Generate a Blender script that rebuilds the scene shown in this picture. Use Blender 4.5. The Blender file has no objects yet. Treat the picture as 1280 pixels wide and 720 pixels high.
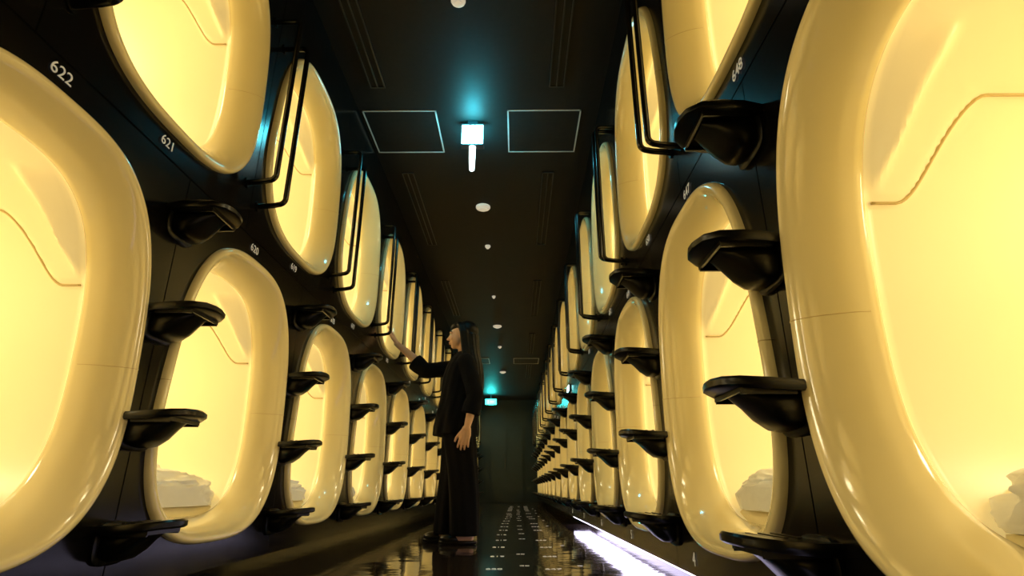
import bpy, bmesh, math, random
from mathutils import Vector, Matrix, noise
random.seed(4)
scene=bpy.context.scene
scene.view_settings.view_transform='Standard'
scene.view_settings.look='None'
scene.view_settings.exposure=0.0
pi=math.pi
CAMH=0.36; WL=-1.10; WR=0.58; CEIL=2.86; YEND=16.9; YBACK=-1.7
PER=1.058
# ---------------------------------------------------------------- materials
def mat(name,col,rough=.5,metal=0,emis=None,estr=0,coat=0,spec=.5,noisescale=None,noiseamt=.15,bump=0,sss=0):
    m=bpy.data.materials.new(name); m.use_nodes=True
    nt=m.node_tree; b=nt.nodes['Principled BSDF']
    b.inputs['Base Color'].default_value=(*col,1); b.inputs['Roughness'].default_value=rough
    b.inputs['Metallic'].default_value=metal; b.inputs['Coat Weight'].default_value=coat
    b.inputs['Coat Roughness'].default_value=.08
    b.inputs['Specular IOR Level'].default_value=spec
    if emis: b.inputs['Emission Color'].default_value=(*emis,1); b.inputs['Emission Strength'].default_value=estr
    if noisescale:
        tc=nt.nodes.new('ShaderNodeTexCoord'); n=nt.nodes.new('ShaderNodeTexNoise'); n.inputs['Scale'].default_value=noisescale
        n.inputs['Detail'].default_value=4
        nt.links.new(tc.outputs['Object'],n.inputs['Vector'])
        mx=nt.nodes.new('ShaderNodeMix'); mx.data_type='RGBA'
        mx.inputs[6].default_value=(*[c*(1-noiseamt) for c in col],1); mx.inputs[7].default_value=(*[min(1,c*(1+noiseamt)) for c in col],1)
        nt.links.new(n.outputs['Fac'],mx.inputs[0]); nt.links.new(mx.outputs[2],b.inputs['Base Color'])
        if bump:
            bp=nt.nodes.new('ShaderNodeBump'); bp.inputs['Strength'].default_value=bump; bp.inputs['Distance'].default_value=.01
            nt.links.new(n.outputs['Fac'],bp.inputs['Height']); nt.links.new(bp.outputs['Normal'],b.inputs['Normal'])
    return m
M_shell=mat('capsule_cream_plastic',(.93,.81,.48),.13,coat=.7,noisescale=3,noiseamt=.02)
M_liner=mat('capsule_backlit_liner',(.92,.795,.45),.35,emis=(1,.80,.37),estr=.27,noisescale=3,noiseamt=.02)  # tunnel plastic with emission added for an even inside glow; no lamp behind
M_seam=mat('capsule_seam',(.70,.54,.26),.5,noisescale=20,noiseamt=.1)
M_black=mat('black_gloss_panel',(.004,.0035,.0035),.18,coat=.0,spec=.2,noisescale=6,noiseamt=.3)
M_step=mat('black_moulded_plastic',(.003,.003,.003),.28,spec=.28,noisescale=40,noiseamt=.3)
M_rail=mat('black_rail_enamel',(.005,.005,.005),.2,spec=.4,noisescale=30,noiseamt=.2)
M_ceil=mat('dark_ceiling_paint',(.016,.0145,.014),.55,spec=.15,noisescale=30,noiseamt=.2,bump=.05)
M_grey=mat('grey_trim',(.6,.6,.6),.4,noisescale=20,noiseamt=.1)
M_slot=mat('slot_metal',(.06,.06,.065),.3,metal=.6,noisescale=20,noiseamt=.1)
M_void=mat('slot_void',(.002,.002,.002),.8,noisescale=20,noiseamt=.1)
M_white=mat('white_lettering',(.8,.8,.78),.5,emis=(1,1,1),estr=.08,noisescale=60,noiseamt=.05)
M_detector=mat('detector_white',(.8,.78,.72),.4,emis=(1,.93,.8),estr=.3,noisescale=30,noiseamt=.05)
M_bed=mat('white_bedding',(.9,.89,.87),.85,noisescale=14,noiseamt=.04,bump=.3)
M_matt=mat('mattress_cloth',(.88,.76,.46),.8,noisescale=40,noiseamt=.04,bump=.1)
M_cyan=mat('cyan_lamp_glass',(.6,1,1),.3,emis=(.35,.95,1),estr=14,noisescale=30,noiseamt=.03)
M_cyanw=mat('cyan_white_lamp',(.8,1,1),.3,emis=(.7,1,1),estr=5,noisescale=30,noiseamt=.03)
M_led=mat('led_strip',(.9,.9,1),.3,emis=(.78,.70,1),estr=9,noisescale=30,noiseamt=.03)
M_skin=mat('skin',(.76,.48,.35),.5,noisescale=30,noiseamt=.06,spec=.3)
M_cloth=mat('black_cotton',(.005,.005,.007),.9,spec=.1,noisescale=60,noiseamt=.3,bump=.2)
M_hair=mat('black_hair',(.004,.003,.0025),.5,spec=.18,noisescale=80,noiseamt=.4)
M_lip=mat('lip',(.45,.14,.11),.45,noisescale=50,noiseamt=.05)
M_eye=mat('eye_white',(.8,.78,.75),.2,noisescale=50,noiseamt=.02)
M_iris=mat('eye_iris',(.02,.012,.008),.15,noisescale=50,noiseamt=.1)
M_endwall=mat('end_wall_paint',(.03,.04,.042),.5,noisescale=5,noiseamt=.2)
# floor
M_floor=bpy.data.materials.new('polished_dark_floor'); M_floor.use_nodes=True
nt=M_floor.node_tree; b=nt.nodes['Principled BSDF']
tc=nt.nodes.new('ShaderNodeTexCoord'); n=nt.nodes.new('ShaderNodeTexNoise'); n.inputs['Scale'].default_value=2.2; n.inputs['Detail'].default_value=6
nt.links.new(tc.outputs['Object'],n.inputs['Vector'])
r=nt.nodes.new('ShaderNodeMapRange'); r.inputs[3].default_value=.03; r.inputs[4].default_value=.10
nt.links.new(n.outputs['Fac'],r.inputs[0]); nt.links.new(r.outputs[0],b.inputs['Roughness'])
b.inputs['Specular IOR Level'].default_value=.8
cr=nt.nodes.new('ShaderNodeValToRGB'); cr.color_ramp.elements[0].color=(.012,.009,.008,1); cr.color_ramp.elements[1].color=(.030,.022,.019,1)
nt.links.new(n.outputs['Fac'],cr.inputs[0]); nt.links.new(cr.outputs[0],b.inputs['Base Color'])
n2=nt.nodes.new('ShaderNodeTexNoise'); n2.inputs['Scale'].default_value=7
nt.links.new(tc.outputs['Object'],n2.inputs['Vector'])
bp=nt.nodes.new('ShaderNodeBump'); bp.inputs['Strength'].default_value=.08; bp.inputs['Distance'].default_value=.02
nt.links.new(n2.outputs['Fac'],bp.inputs['Height']); nt.links.new(bp.outputs['Normal'],b.inputs['Normal'])
# ---------------------------------------------------------------- mesh helper
class MB:
    def __init__(s): s.v=[];s.f=[];s.m=[]
    def add(s,vs,fs,mi=0):
        o=len(s.v); s.v+= [tuple(v) for v in vs]; s.f+=[tuple(i+o for i in f) for f in fs]; s.m+=[mi]*len(fs)
    def box(s,a,b,mi=0):
        (x0,y0,z0),(x1,y1,z1)=a,b
        s.add([(x0,y0,z0),(x1,y0,z0),(x1,y1,z0),(x0,y1,z0),(x0,y0,z1),(x1,y0,z1),(x1,y1,z1),(x0,y1,z1)],
              [(0,3,2,1),(4,5,6,7),(0,1,5,4),(1,2,6,5),(2,3,7,6),(3,0,4,7)],mi)
    def loft(s,rings,mi=0,cap=True,closed=True):
        n=len(rings[0]); vs=[p for r_ in rings for p in r_]; fs=[]
        for i in range(len(rings)-1):
            for j in range(n if closed else n-1):
                k=(j+1)%n; fs.append((i*n+j,i*n+k,(i+1)*n+k,(i+1)*n+j))
        if cap and closed:
            fs.append(tuple(range(n))[::-1]); fs.append(tuple((len(rings)-1)*n+j for j in range(n)))
        s.add(vs,fs,mi)
    def tube(s,pts,rad,seg=10,mi=0):
        pts=[Vector(p) for p in pts]
        if not isinstance(rad,(list,tuple)): rad=[rad]*len(pts)
        rings=[]; up=None
        for i,p in enumerate(pts):
            t=(pts[min(i+1,len(pts)-1)]-pts[max(i-1,0)]).normalized()
            if up is None:
                up=Vector((0,0,1)) if abs(t.z)<.9 else Vector((0,1,0))
            a=(up-t*up.dot(t)).normalized(); bb=t.cross(a); up=a
            rings.append([p+(a*math.cos(2*pi*k/seg)+bb*math.sin(2*pi*k/seg))*rad[i] for k in range(seg)])
        s.loft(rings,mi)
    def ell(s,c,r,mi=0,seg=20,rg=14,rot=None):
        vs=[];fs=[]
        c=Vector(c)
        for i in range(rg+1):
            th=pi*i/rg
            for j in range(seg):
                ph=2*pi*j/seg
                p=Vector((r[0]*math.sin(th)*math.cos(ph),r[1]*math.sin(th)*math.sin(ph),r[2]*math.cos(th)))
                if rot: p=rot@p
                vs.append(c+p)
        for i in range(rg):
            for j in range(seg):
                k=(j+1)%seg
                fs.append((i*seg+j,(i+1)*seg+j,(i+1)*seg+k,i*seg+k))
        s.add(vs,fs,mi)
    def limb(s,pts,rad,mi=0):
        for i,p in enumerate(pts):
            s.ell(p,(rad[i],)*3,mi,14,10)
            if i: s.tube([pts[i-1],p],[rad[i-1],rad[i]],14,mi)
    def mesh(s,name,mats,smooth=True,weld=False):
        me=bpy.data.meshes.new(name); me.from_pydata(s.v,[],s.f); me.update()
        for m in mats: me.materials.append(m)
        for i,p in enumerate(me.polygons): p.material_index=s.m[i]; p.use_smooth=smooth
        bm=bmesh.new(); bm.from_mesh(me)
        if weld: bmesh.ops.remove_doubles(bm,verts=bm.verts,dist=1e-5)
        bmesh.ops.recalc_face_normals(bm,faces=bm.faces); bm.to_mesh(me); bm.free()
        return me
def obj(name,data,parent=None,loc=(0,0,0),rotz=0):
    o=bpy.data.objects.new(name,data); scene.collection.objects.link(o)
    o.location=loc; o.rotation_euler=(0,0,rotz)
    if parent: o.parent=parent
    return o
def shade_angle(me,ang=40):
    bm=bmesh.new(); bm.from_mesh(me)
    for e in bm.edges:
        if len(e.link_faces)==2 and e.calc_face_angle(0)>math.radians(ang): e.smooth=False
    bm.to_mesh(me); bm.free()
# ---------------------------------------------------------------- capsule shape
HW,HH,NE,TAP=.460,.54,2.9,.10
def outl(phi,o):
    a=HW-o;b_=HH-o; c=math.cos(phi);s=math.sin(phi)
    r_=(abs(c/a)**NE+abs(s/b_)**NE)**(-1/NE)
    x=r_*c; z=r_*s
    return x*(1-TAP*z/HH), z+HH
def sidex(z,o):
    zz=(z-HH); a=HW-o; b_=HH-o
    return a*max(0,1-abs(zz/b_)**NE)**(1/NE)*(1-TAP*zz/HH)
def sm(t): t=max(0,min(1,t)); return t*t*(3-2*t)
TO=.062   # tunnel offset
def Lh(d): return .73+.195*sm((-d-.19)/.17)
def relief(x,z,d):
    if d>-.125: return 0
    side=sm((abs(x)-.14)/.12)
    v=.012*sm((z-Lh(d))/.015+.5)
    v*=sm((-d-.125)/.02) if d>-.16 else 1
    if z>.735:   # shoulder that swells inwards with depth and ends in a crease
        w=.015+.36*(z-.735)
        t=(-d-.125)/w; k=.050*sm((z-.735)/.10)
        if t<1: v+=k*t
        elif t<1.3: v+=k*(1-sm((t-1)/.3))
    return v*side*sm((1.5+d)/.3)
prof=[(0,-.03),(0,0),(.002,.012),(.007,.020),(.015,.0235),(.025,.020),(.036,.011),(.048,-.003),(.060,-.022),(.071,-.045),(.080,-.072),(.085,-.098),(.085,-.112),(.080,-.120),(.072,-.126)]
LIN=len(prof)-1
d=-.14
while d>-.50: prof.append((TO,d)); d-=.01
while d>-1.95: prof.append((TO,d)); d-=.11
prof+=[(.07,-1.95),(.10,-1.985),(.2,-2.0),(.4,-2.0)]
NP=240
mb=MB(); rings=[]
for o,dd in prof:
    ring=[]
    for j in range(NP):
        x,z=outl(2*pi*j/NP,o)
        rl=relief(x,z,dd)
        x-=math.copysign(rl,x)
        ring.append((dd,x,z))
    rings.append(ring)
mb.loft(rings,0,cap=False)
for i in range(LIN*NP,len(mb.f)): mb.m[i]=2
nv=len(prof)*NP
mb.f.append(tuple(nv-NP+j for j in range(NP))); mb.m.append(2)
for sgn in (-1,1):
    pts=[]
    for k in range(80):
        dd=-.142-k*.01; z=Lh(dd)-.004; x=sidex(z,TO)-.0065
        pts.append((dd,sgn*x,z))
    mb.tube(pts,.0034,8,1)
    pts=[]
    for o,dd in prof[1:12]:
        x=sidex(.50,o); pts.append((dd,sgn*(x+.0003),.50))
    mb.tube(pts,.0011,6,1)
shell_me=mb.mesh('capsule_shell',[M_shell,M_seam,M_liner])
mb=MB(); rings=[]
for dd,k in [(-.15,.9),(-.16,1),(-1.9,1),(-1.92,.9)]:
    ring=[]
    for j in range(24):
        a=2*pi*j/24; c=math.cos(a);s_=math.sin(a)
        ring.append((dd,.31*k*math.copysign(abs(c)**.3,c),.090+.03*k*math.copysign(abs(s_)**.5,s_)))
    rings.append(ring)
mb.loft(rings); matt_me=mb.mesh('mattress',[M_matt])
def duvet(seed):
    bm=bmesh.new()
    def lump(c,r,ex,tilt,sd,amp):
        res=bmesh.ops.create_icosphere(bm,subdivisions=5,radius=1)
        R=Matrix.Rotation(tilt,3,'Y')
        for v in res['verts']:
            p=v.co.copy()
            q=Vector([math.copysign(abs(k)**ex,k) for k in p])
            wv=Vector((p.x*1.3+sd,p.y*1.7,p.z*1.3))
            warp=noise.noise_vector(wv)*.9
            n1=1-abs(noise.noise(Vector((p.x*1.6,p.y*2.4,p.z*1.6))+warp+Vector((sd,0,0))))*2
            n2=1-abs(noise.noise(Vector((p.x*3,p.y*4.5,p.z*3))+warp*2+Vector((0,sd,0))))*2
            f=amp*(n1*.75+n2*.25-.5)
            q=Vector((q.x*r[0],q.y*r[1],q.z*r[2]))
            q=R@(q+p*f*.5)
            q+=Vector(c); q.z=max(q.z,.118)
            lim=sidex(max(q.z,.12),TO)-.004
            q.y=max(-lim,min(lim,q.y))
            q.x=min(q.x,-.128)
            v.co=q
    lump((-.37,0,.145),(.25,.36,.065),.65,0,seed,.08)
    lump((-.36,.01,.190),(.22,.35,.055),.72,.08,seed+5,.10)
    lump((-.48,-.01,.245),(.19,.345,.070),.70,.40,seed+9,.05)
    me=bpy.data.meshes.new('duvet'); bm.to_mesh(me); bm.free()
    me.materials.append(M_bed)
    for p in me.polygons: p.use_smooth=True
    return me
duv=[duvet(1.3),duvet(7.1),duvet(12.9)]
lamp=bpy.data.lights.new('capsule_ceiling_lamp','AREA'); lamp.shape='RECTANGLE'; lamp.size=.45; lamp.size_y=.30
lamp.energy=7.2; lamp.color=(1,.89,.56)
def text_mesh(s,size,mat_):
    cu=bpy.data.curves.new('t','FONT'); cu.body=s; cu.size=size; cu.align_x='CENTER'; cu.align_y='CENTER'; cu.extrude=.0008
    o=bpy.data.objects.new('t',cu); scene.collection.objects.link(o)
    dg=bpy.context.evaluated_depsgraph_get(); me=bpy.data.meshes.new_from_object(o.evaluated_get(dg))
    bpy.data.objects.remove(o); me.name='lettering_'+s; me.materials.clear(); me.materials.append(mat_); return me
TM=Matrix(((0,0,1,0),(1,0,0,0),(0,1,0,0),(0,0,0,1)))
capn=[0]
def capsule(side,y,h,num,numz,light=True):
    e=bpy.data.objects.new('sleeping_capsule',None); scene.collection.objects.link(e)
    e.empty_display_size=.2
    X=WL if side=='L' else WR
    e.location=(X,y,h); e.rotation_euler=(0,0,0 if side=='L' else pi)
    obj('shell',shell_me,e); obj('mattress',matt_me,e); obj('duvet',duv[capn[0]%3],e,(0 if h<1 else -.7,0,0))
    l=obj('ceiling_lamp',lamp,e,(-.95,0,.985)); l.rotation_euler=(0,math.radians(-22),0)
    if num and y<9:
        t=text_mesh(num,.046,M_white); t.transform(TM)
        obj('number',t,e,(.0035,-.03 if side=='L' else .03,numz))
    capn[0]+=1
HL,HU=.18,1.43
rows=[('L',HL,1.12),('L',HU,1.53),('R',HL,.65),('R',HU,1.215)]
ZB,ZM=.10,1.345
centers={}
for side,h,c0 in rows:
    cs=[]; k=-3
    while True:
        y=c0+PER*k
        if y+PER/2>YEND: break
        if y-PER/2>YBACK: cs.append(y)
        k+=1
    centers[(side,h)]=cs
    for y in cs:
        k=round((y-c0)/PER)
        if side=='L': num=622-2*k if h==HL else 621-2*k
        else: num=645+2*k if h==HL else 648+2*k
        capsule(side,y,h,str(num), 1.125 if h==HL else -.045)
# ---------------------------------------------------------------- walls
def wall(side):
    mb=MB(); X=WL if side=='L' else WR; sg=1 if side=='L' else -1
    for h,z0,z1 in ((HL,ZB,ZM),(HU,ZM,CEIL)):
        cs=centers[(side,h)]
        for y in cs:
            cz=h+HH
            angs=[2*pi*j/120 for j in range(120)]
            corners=[math.atan2(zz-cz,yy) % (2*pi) for yy in (-PER/2,PER/2) for zz in (z0,z1)]
            angs=sorted(set(angs+corners))
            r0=[];r1=[];r2=[];r3=[]
            for a in angs:
                x,z=outl(a,0.0); r0.append((X,y+x,h+z))
                c=math.cos(a);s_=math.sin(a); ts=[]
                if abs(c)>1e-6: ts.append((PER/2)/abs(c))
                if s_>1e-6: ts.append((z1-cz)/s_)
                if s_<-1e-6: ts.append((z0-cz)/s_)
                t=min(ts); q=Vector((t*c,t*s_))
                r1.append((X,y+q.x*.995,cz+q.y*.995)); r2.append((X-sg*.006,y+q.x,cz+q.y)); 
                r3.append((X-sg*.05,y+x,h+z))
            mb.loft([r3,r0,r1,r2],0,cap=False)
        for a,b_ in ((YBACK,cs[0]-PER/2),(cs[-1]+PER/2,YEND)):
            if b_-a>.005: mb.box((min(X,X-sg*.03),a,z0),(max(X,X-sg*.03),b_,z1))
    XK=X-sg*.24
    mb.box((min(X-sg*.012,XK),YBACK,ZB-.012),(max(X-sg*.012,XK),YEND,ZB))
    mb.box((min(XK,XK-sg*.03),YBACK,0),(max(XK,XK-sg*.03),YEND,ZB))
    me=mb.mesh('wall_'+side,[M_black]); shade_angle(me,25)
    return obj('wall_left' if side=='L' else 'wall_right',me)
wall('L'); wall('R')
mb=MB(); mb.box((WL-.25,YBACK,-.05),(WR+.25,YEND+.1,0)); obj('floor',mb.mesh('floor',[M_floor],False))
mb=MB(); mb.box((WL-.1,YBACK,CEIL),(WR+.1,YEND+.1,CEIL+.05)); obj('ceiling',mb.mesh('ceiling',[M_ceil],False))
mb=MB(); mb.box((WL-.25,YEND,0),(WR+.25,YEND+.1,CEIL)); obj('wall_end',mb.mesh('wall_end',[M_endwall],False))
mb=MB(); mb.box((WL-.25,YBACK-.1,0),(WR+.25,YBACK,CEIL)); obj('wall_entrance',mb.mesh('wall_entrance',[M_endwall],False))
mb=MB(); mb.box((-.75,YEND-.03,.002),(.2,YEND-.001,2.1)); mb.box((-.72,YEND-.045,.03),(-.29,YEND-.03,2.07));mb.box((-.26,YEND-.045,.03),(.17,YEND-.03,2.07)); mb.tube([(-.33,YEND-.08,.9),(-.33,YEND-.08,1.2)],.012,8,1);mb.box((-.338,YEND-.08,.92),(-.322,YEND-.04,.94),1);mb.box((-.338,YEND-.08,1.16),(-.322,YEND-.04,1.18),1)
obj('door_1',mb.mesh('door_1',[M_endwall,M_slot],False))
mb=MB(); mb.box((WR+.03,-1.2,ZB-.024),(WR+.20,6.5,ZB-.0125)); obj('led_strip_light',mb.mesh('led',[M_led],False))
# ---------------------------------------------------------------- ladder steps
def step_mesh():
    mb=MB()
    for zi,z in enumerate([.272,.565,.88,1.215]):
        def outline(s_,zoff,drop=0):
            pts=[]
            base=[(0,-.085),(.05,-.098),(.10,-.098),(.145,-.085),(.172,-.055),(.182,-.015),(.182,.015),(.172,.055),(.145,.085),(.10,.098),(.05,.098),(0,.085)]
            for (x,y) in base: pts.append((x*s_ if x>0 else 0,y*s_,zoff+ .014*(x/.18)**2-.004))
            return pts
        mb.loft([outline(.96,z-.022),outline(1.0,z-.017),outline(1.0,z-.005),outline(.97,z)])
        rings=[]
        for x,w,zt,zb in [(0,.060,-.01,-.085),(.025,.064,-.01,-.096),(.05,.064,-.012,-.092),(.075,.060,-.014,-.074),(.10,.050,-.015,-.048),(.13,.034,-.014,-.026)]:
            ring=[]
            for j in range(16):
                a=2*pi*j/16; c=math.cos(a);s_=math.sin(a)
                ring.append((x,w*math.copysign(abs(c)**.6,c),z+(zt+zb)/2+(zt-zb)/2*math.copysign(abs(s_)**.6,s_)))
            rings.append(ring)
        mb.loft(rings)
        rings=[]
        for x,k in [(0,1.0),(.008,1.0),(.013,.9)]:
            rings.append([(x,.075*k*math.copysign(abs(math.cos(2*pi*j/24))**.6,math.cos(2*pi*j/24)),z-.05+.055*k*math.copysign(abs(math.sin(2*pi*j/24))**.6,math.sin(2*pi*j/24))) for j in range(24)])
        mb.loft(rings)
        for xx in (.06,.085,.11): mb.box((xx,-.06,z-.002),(xx+.008,.06,z+.005),0)
        for yy in (-.075,.069): mb.box((.03,yy,z-.030),(.14,yy+.006,z-.018))
        mb.box((.136,-.075,z-.026),(.142,.075,z-.012))
    me=mb.mesh('boarding_ladder',[M_step]); shade_angle(me,40); return me
lad=step_mesh()
def rail_mesh():
    mb=MB()
    for yo,zb,zt,so in ((-.055,1.55,2.38,.115),(.06,1.50,2.33,.115)):
        r_=.028; pts=[(0,yo,zb-.01),(so*.6,yo,zb-.004)]
        for k in range(6):
            a=k/5*pi/2; pts.append((so-r_+r_*math.sin(a),yo,zb+r_-r_*math.cos(a)))
        pts+= [(so,yo,zb+.3),(so,yo,zt-.3)]
        for k in range(6):
            a=k/5*pi/2; pts.append((so-r_+r_*math.cos(a),yo,zt-r_+r_*math.sin(a)))
        pts.append((0,yo,zt))
        mb.tube(pts,.0115,12)
        for zz in (zb-.01,zt):
            mb.tube([(0,yo,zz),(.006,yo,zz)],.022,16)
    me=mb.mesh('grab_rail',[M_rail]); shade_angle(me,50); return me
rail=rail_mesh()
for side in 'LR':
    X=WL if side=='L' else WR; rz=0 if side=='L' else pi
    cs=centers[(side,HL)]
    for y in cs: 
        if y+PER/2<YEND-.2: obj('boarding_ladder',lad,None,(X,y+PER/2,0),rz)
    cs=centers[(side,HU)]
    for y in cs:
        if y+PER/2<YEND-.2: obj('grab_rail',rail,None,(X,y+PER/2,0),rz)
for k,(s_) in enumerate('345678'):
    t=text_mesh(s_,.06,M_white); t.transform(TM); obj('bay_number_sign',t,None,(WR-.0035,2.02-PER+PER*k,.142),pi)
# ---------------------------------------------------------------- ceiling items
XC=-.31
def frame(x0,y0,x1,y1):
    mb=MB(); w=.010; z0=CEIL-.006; z1=CEIL+.001
    mb.box((x0,y0,z0),(x1,y0+w,z1));mb.box((x0,y1-w,z0),(x1,y1,z1));mb.box((x0,y0,z0),(x0+w,y1,z1));mb.box((x1-w,y0,z0),(x1,y1,z1))
    mb.box((x0+w,y0+w,CEIL-.003),(x1-w,y1-w,CEIL+.001),1)
    return mb.mesh('hatch',[M_grey,M_ceil],False)
for yy in (3.27,11.2):
    obj('ceiling_access_hatch',frame(-1.08,yy,-.56,yy+.52)); obj('ceiling_access_hatch',frame(-.06,yy,.46,yy+.52))
for xx in (-.91,.27):
    for a,b_ in ((-.4,.9),(1.55,3.03),(4.09,5.56),(6.67,8.2),(9.25,10.75),(11.8,13.3)):
        mb=MB(); mb.box((xx-.05,a,CEIL-.003),(xx+.05,b_,CEIL+.001),1)
        for q in (-.05,-.004,.042): mb.box((xx+q,a,CEIL-.010),(xx+q+.008,b_,CEIL),0)
        mb.box((xx-.05,a,CEIL-.010),(xx+.05,a+.008,CEIL),0); mb.box((xx-.05,b_-.008,CEIL-.010),(xx+.05,b_,CEIL),0)
        obj('air_slot_diffuser',mb.mesh('slot',[M_slot,M_void],False))
def disc(name,y,r_,x=XC):
    mb=MB(); rings=[]
    for k,zz in ((1,0),(1,-.012),(.92,-.02),(.6,-.026),(.55,-.034),(.2,-.038)):
        rings.append([(x+r_*k*math.cos(2*pi*j/32),y+r_*k*math.sin(2*pi*j/32),CEIL+zz) for j in range(32)])
    mb.loft(rings); me=mb.mesh(name,[M_detector]); shade_angle(me,40); obj(name,me)
disc('smoke_detector',2.33,.04); disc('smoke_detector',4.7,.068); disc('sprinkler_head',5.6,.03); disc('smoke_detector',8.8,.07); disc('sprinkler_head',10.2,.035); disc('smoke_detector',12.6,.07); disc('sprinkler_head',7.3,.025)
def pendant(y):
    e=bpy.data.objects.new('pendant_guide_lamp',None); scene.collection.objects.link(e); e.location=(XC,y,CEIL)
    mb=MB(); mb.box((-.035,-.03,-.025),(.035,.03,0)); mb.box((-.082,-.028,-.035),(.082,.028,-.022)); mb.box((-.082,-.028,-.205),(.082,.028,-.195))
    for x in (-.082,-.02,.014,.076): mb.box((x,-.0285,-.2),(x+.006,-.0225,-.03))
    obj('housing',mb.mesh('housing',[M_slot],False),e)
    mb=MB(); mb.box((-.076,-.024,-.195),(.076,.024,-.035)); obj('lit_box',mb.mesh('lit_box',[M_cyan],False),e)
    mb=MB(); mb.tube([(0,0,-.2),(0,0,-.30),(0,0,-.39),(0,0,-.40)],[.024,.022,.018,.008],16); obj('lit_stem',mb.mesh('lit_stem',[M_cyanw]),e)
    for dy in (-.07,.07):
        l=bpy.data.lights.new('guide_glow','POINT'); l.energy=8; l.color=(.03,.68,.88); l.shadow_soft_size=.03
        obj('glow_bulb',l,e,(0,dy,-.11))
pendant(3.42)
def exitsign(x,y,z,nm='emergency_exit_sign'):
    mb=MB(); mb.box((x-.17,y-.02,z-.09),(x+.17,y+.02,z+.09),0); mb.box((x-.155,y-.024,z-.075),(x+.155,y-.0195,z+.075),1)
    mb.box((x-.01,y-.01,z+.09),(x+.01,y+.01,CEIL),0)
    mb.box((x-.10,y-.027,z-.05),(x-.06,y-.023,z+.05),2); mb.box((x-.02,y-.027,z-.01),(x+.1,y-.023,z+.01),2)
    obj(nm,mb.mesh('exit',[M_slot,mat('exit_green',(.1,.8,.6),.4,emis=(.05,.9,.7),estr=6,noisescale=20,noiseamt=.05),M_white],False))
    l=bpy.data.lights.new('exit_glow','POINT'); l.energy=26; l.color=(.05,.85,.85); l.shadow_soft_size=.1
    obj('exit_sign_glow',l,None,(x,y-.1,z))
exitsign(-.72,15.9,2.66)
mb=MB(); mb.box((WR-.022,6.02,1.36),(WR-.004,6.22,1.41),1); mb.box((WR-.016,6.0,1.35),(WR,6.24,1.42),0)
obj('wall_marker_light',mb.mesh('marker',[M_slot,M_cyan],False))  # invented glowing block, added to put a cyan glow on this wall
# ---------------------------------------------------------------- floor markings
e=bpy.data.objects.new('floor_number_marking',None); scene.collection.objects.link(e)
for i in range(22):
    y=1.9+.53*i
    for j,x in enumerate((-.12,.03,.18,.31)):
        if random.random()<.15 or (j==3 and i%2): continue
        t=text_mesh([str(622-i),'<>',str(645+i),'>'][j],.055 if j!=1 else .045,M_white)
        obj('digits_%d_%d'%(i,j),t,e,(x+random.uniform(-.012,.012),y+(.12 if j%2 else 0),.001))
# ---------------------------------------------------------------- woman (faces -X)
W=bpy.data.objects.new('woman',None); scene.collection.objects.link(W); W.location=(-.42,4.30,0)
def remesh_obj(mb,name,m,vox,sm_it=4,parent=W):
    me=mb.mesh(name,[m]); o=obj(name,me,parent)
    r_=o.modifiers.new('r','REMESH'); r_.mode='VOXEL'; r_.voxel_size=vox; r_.use_smooth_shade=True
    if sm_it: s_=o.modifiers.new('s','SMOOTH'); s_.iterations=sm_it; s_.factor=.5
    return o
body=MB()
H=Vector((-.020,0,1.503))
body.ell(H+Vector((.018,0,.022)),(.094,.073,.084))
body.ell(H+Vector((-.028,0,-.030)),(.058,.056,.078))
body.ell(H+Vector((-.048,0,-.086)),(.026,.026,.022))
body.ell(H+Vector((-.066,0,.018)),(.022,.045,.018))
body.ell(H+Vector((-.064,.030,-.03)),(.020,.020,.022)); body.ell(H+Vector((-.064,-.030,-.03)),(.020,.020,.022))
body.limb([H+Vector((-.080,0,.008)),H+Vector((-.092,0,-.018)),H+Vector((-.103,0,-.032))],[.007,.008,.0095])
body.ell(H+Vector((-.092,.009,-.037)),(.008,.006,.005)); body.ell(H+Vector((-.092,-.009,-.037)),(.008,.006,.005))
body.ell(H+Vector((-.083,0,-.058)),(.009,.020,.006)); body.ell(H+Vector((-.081,0,-.068)),(.009,.017,.006))
for s_ in (-1,1):
    body.ell(H+Vector((.012,s_*.073,-.012)),(.016,.007,.030))
    body.ell(H+Vector((.012,s_*.079,.004)),(.012,.005,.012))
body.limb([(.0,0,1.44),(.012,0,1.35),(.01,0,1.26)],[.047,.045,.06])
body.ell((.01,0,1.19),(.10,.14,.15)); body.ell((.0,0,1.02),(.09,.125,.16)); body.ell((.01,0,.88),(.11,.16,.12))
body.ell((-.06,.065,1.17),(.05,.055,.055));body.ell((-.06,-.065,1.17),(.05,.055,.055))
for s_,dx in ((-1,.06),(1,-.08)):
    body.limb([(.01,s_*.085,.86),(dx*.5-.01,s_*.09,.47),(dx+.01,s_*.09,.09)],[.088,.056,.036])
    body.limb([(dx*.7+.015,s_*.09,.32)],[.052])
    body.limb([(dx+.03,s_*.09,.045),(dx-.05,s_*.092,.045),(dx-.14,s_*.095,.03)],[.033,.034,.026])
Rs,Re,Rw=Vector((-.03,.150,1.285)),Vector((-.315,.165,1.275)),Vector((-.565,.18,1.485))
Ls,Le,Lw=Vector((.05,-.160,1.262)),Vector((.12,-.20,1.00)),Vector((.065,-.215,.765))
body.limb([(.0,.09,1.27),Rs,Rs.lerp(Re,.5),Re],[.040,.045,.040,.036]); body.limb([Re,Re.lerp(Rw,.3),Rw],[.036,.037,.023])
body.limb([(.02,-.09,1.27),Ls,Ls.lerp(Le,.5),Le],[.040,.045,.040,.036]); body.limb([Le,Le.lerp(Lw,.3),Lw],[.036,.037,.023])
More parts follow.
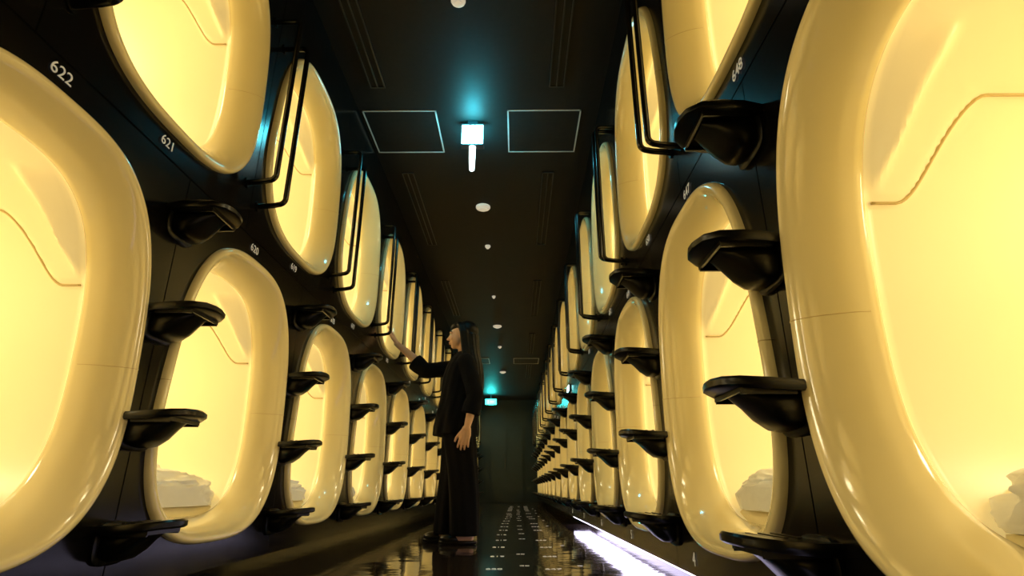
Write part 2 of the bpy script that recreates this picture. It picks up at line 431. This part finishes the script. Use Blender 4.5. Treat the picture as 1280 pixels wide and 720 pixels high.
def hand(w,d_,n_,t_,curl,spread=.06):
    d_=d_.normalized(); n_=(n_-d_*n_.dot(d_)).normalized(); t_=(t_-d_*t_.dot(d_)-n_*t_.dot(n_)).normalized()
    offs=[.030,.010,-.010,-.029]; L=[.068,.076,.071,.056]; kd=[.083,.087,.082,.074]
    for i in range(4):
        k=w+d_*kd[i]+t_*offs[i]
        body.limb([w+t_*offs[i]*.5,w+d_*.04+t_*offs[i]*.9,k],[.017,.0145,.0105])
        ang=0; p=k; pts=[k]; 
        fd=(d_+t_*spread*(1.5-i)).normalized()
        for seg,fr in enumerate((.45,.31,.24)):
            ang+=curl*(.7 if seg==0 else 1)
            p=p+(fd*math.cos(ang)+n_*math.sin(ang))*L[i]*fr; pts.append(p)
        body.limb(pts,[.0098,.0088,.008,.0068])
    b0=w+d_*.02+t_*.02
    body.limb([b0,w+d_*.05+t_*.045+n_*.012,w+d_*.078+t_*.060+n_*.016,w+d_*.100+t_*.064+n_*.020],[.017,.0125,.010,.0078])
hand(Rw,Vector((-.42,.05,.9)),Vector((-1,0,-.3)),Vector((-.25,-1,0)),.10,.16)
hand(Lw,Vector((-.20,-.02,-1)),Vector((0,1,0)),Vector((-1,0,.1)),.34,.08)
remesh_obj(body,'body',M_skin,.0038,3)
mb=MB()
for s_ in (-1,1):
    mb.ell(H+Vector((-.076,s_*.030,-.002)),(.008,.013,.0075),0); mb.ell(H+Vector((-.083,s_*.030,-.002)),(.0025,.005,.0055),1)
    mb.tube([H+Vector((-.070,s_*.045,.004)),H+Vector((-.083,s_*.030,.0065)),H+Vector((-.080,s_*.017,.002))],.0016,6,2)
    mb.tube([H+Vector((-.066,s_*.046,.020)),H+Vector((-.082,s_*.030,.025)),H+Vector((-.085,s_*.015,.021))],.0026,6,2)
mb.ell(H+Vector((-.0905,0,-.059)),(.0035,.018,.0042),3); mb.ell(H+Vector((-.0885,0,-.067)),(.0035,.015,.0048),3)
obj('facial_features',mb.mesh('facial_features',[M_eye,M_iris,M_hair,M_lip]),W)
tun=MB()
rings=[]
for z,cx,rx,ry in [(.73,-.03,.168,.205),(.80,-.03,.166,.205),(.90,-.025,.158,.20),(1.0,-.015,.146,.188),(1.10,-.015,.138,.180),(1.18,-.01,.132,.182),(1.25,.0,.118,.185),(1.30,.01,.098,.160),(1.335,.012,.078,.11),(1.365,.012,.056,.066)]:
    ring=[]
    for j in range(64):
        a=2*pi*j/64
        f=1+.05*math.sin(a*9+z*6)*sm((1.25-z)/.4)+.02*math.sin(a*17-z*20)
        ring.append((cx+rx*f*math.cos(a),ry*f*math.sin(a),z))
    rings.append(ring)
tun.loft(rings)
def sleeve(pts,rad):
    n_=len(pts)
    tun.limb([pts[0],pts[1]],[rad[0],rad[1]])
    P=[Vector(p) for p in pts]; out=[];R=[]
    for i in range(n_-1):
        for k in range(6):
            t=k/6; out.append(P[i].lerp(P[i+1],t)); R.append((rad[i]*(1-t)+rad[i+1]*t)*(1+.03*math.sin((i*6+k)*1.3)))
    out.append(P[-1]);R.append(rad[-1])
    tun.tube(out,R,20)
sleeve([Rs+Vector((.03,-.02,-.008)),Rs.lerp(Re,.5)+Vector((0,0,-.016)),Re+Vector((0,0,-.020)),Re.lerp(Rw,.36)+Vector((0,0,-.020))],[.070,.064,.062,.070])
sleeve([Ls+Vector((-.01,.01,-.005)),Ls.lerp(Le,.5),Le,Le.lerp(Lw,.58)],[.068,.062,.062,.068])
remesh_obj(tun,'tunic',M_cloth,.007,4)
mb=MB(); mb.tube([(-.045,-.045,1.355),(-.085,-.02,1.31),(-.13,.01,1.22),(-.152,.03,1.08)],.008,8); mb.tube([(-.045,.045,1.355),(-.085,.02,1.31),(-.127,-.0,1.24)],.008,8)
obj('collar',mb.mesh('collar',[M_cloth]),W)
tr=MB()
for s_,dx in ((-1,.06),(1,-.08)):
    rings=[]
    for z,cx,cy,rx,ry in [(.055,dx-.005,.095,.098,.085),(.10,dx-.005,.095,.100,.087),(.3,dx*.8,.094,.104,.09),(.5,dx*.5,.092,.108,.094),(.7,dx*.2-.01,.09,.118,.10),(.84,-.01,.085,.125,.105),(.92,0,.06,.12,.11)]:
        rings.append([(cx+rx*(1+.06*math.sin(a*7+s_+z*3))*math.cos(a),s_*cy+ry*(1+.06*math.sin(a*7+s_+z*3))*math.sin(a),z) for a in [2*pi*j/48 for j in range(48)]])
    tr.loft(rings)
remesh_obj(tr,'trousers',M_cloth,.008,4)
mb=MB()
for s_,dx in ((-1,.06),(1,-.08)):
    cx=dx-.045; cy=s_*.093
    def ol(k,z): 
        return [(cx+k*(.128*math.cos(a)-(.004 if math.cos(a)<0 else 0)),cy+k*(.042+.006*(-math.cos(a)))*math.sin(a),z) for a in [2*pi*j/32 for j in range(32)]]
    mb.loft([ol(.95,.001),ol(1.02,.008),ol(1.02,.02),ol(.97,.026)])
    mb.ell((dx-.10,cy,.035),(.075,.046,.036))
obj('slippers',mb.mesh('slippers',[M_step]),W)
# long hair swept behind the ears, face open in profile
hr=MB()
hr.ell(H+Vector((.046,0,.034)),(.094,.083,.084),0,32,20)
hr.ell(H+Vector((.070,0,-.03)),(.066,.086,.085),0,32,20)
hr.ell(H+Vector((-.012,0,.062)),(.070,.066,.044),0,32,20)
rings=[]
for z,cx,rx,ry in [(1.50,.058,.066,.084),(1.45,.064,.062,.086),(1.40,.070,.058,.090),(1.34,.078,.060,.104),(1.27,.092,.062,.118),(1.18,.103,.062,.120),(1.10,.108,.058,.114),(1.03,.108,.050,.102),(.98,.106,.036,.084)]:
    ring=[]
    for j in range(96):
        a=2*pi*j/96; f=1+.05*math.sin(a*15+z*5)+.035*math.sin(a*26-z*7)
        ring.append((cx+rx*f*math.cos(a),ry*f*math.sin(a),z+.014*math.sin(a*13)*sm((1.08-z)/.08)))
    rings.append(ring)
hr.loft(rings)
for s_ in (-1,1):
    for i in range(3):
        x0=.012+.018*i
        hr.tube([H+Vector((x0*.5-.03,s_*.040,.098)),H+Vector((x0*.9-.016,s_*.070,.062)),H+Vector((x0,s_*.082,.01)),H+Vector((x0+.010,s_*.084,-.06)),H+Vector((x0+.020,s_*.092,-.13)),H+Vector((x0+.030,s_*.112,-.22)),H+Vector((x0+.040,s_*.116,-.32-.02*i))],[.009,.015,.015,.015,.015,.013,.004],8)
remesh_obj(hr,'hair',M_hair,.005,2)
# ---------------------------------------------------------------- world + camera
w=bpy.data.worlds.new('w'); scene.world=w; w.use_nodes=True
w.node_tree.nodes['Background'].inputs[0].default_value=(0,0,0,1)
w.node_tree.nodes['Background'].inputs[1].default_value=0
cam=bpy.data.cameras.new('camera'); cam.sensor_width=36; cam.lens=36*700/1280; cam.clip_start=.02
c=obj('camera',cam,None,(0,0,CAMH)); c.rotation_euler=(math.radians(90+19.73),0,math.radians(.46))
scene.camera=c
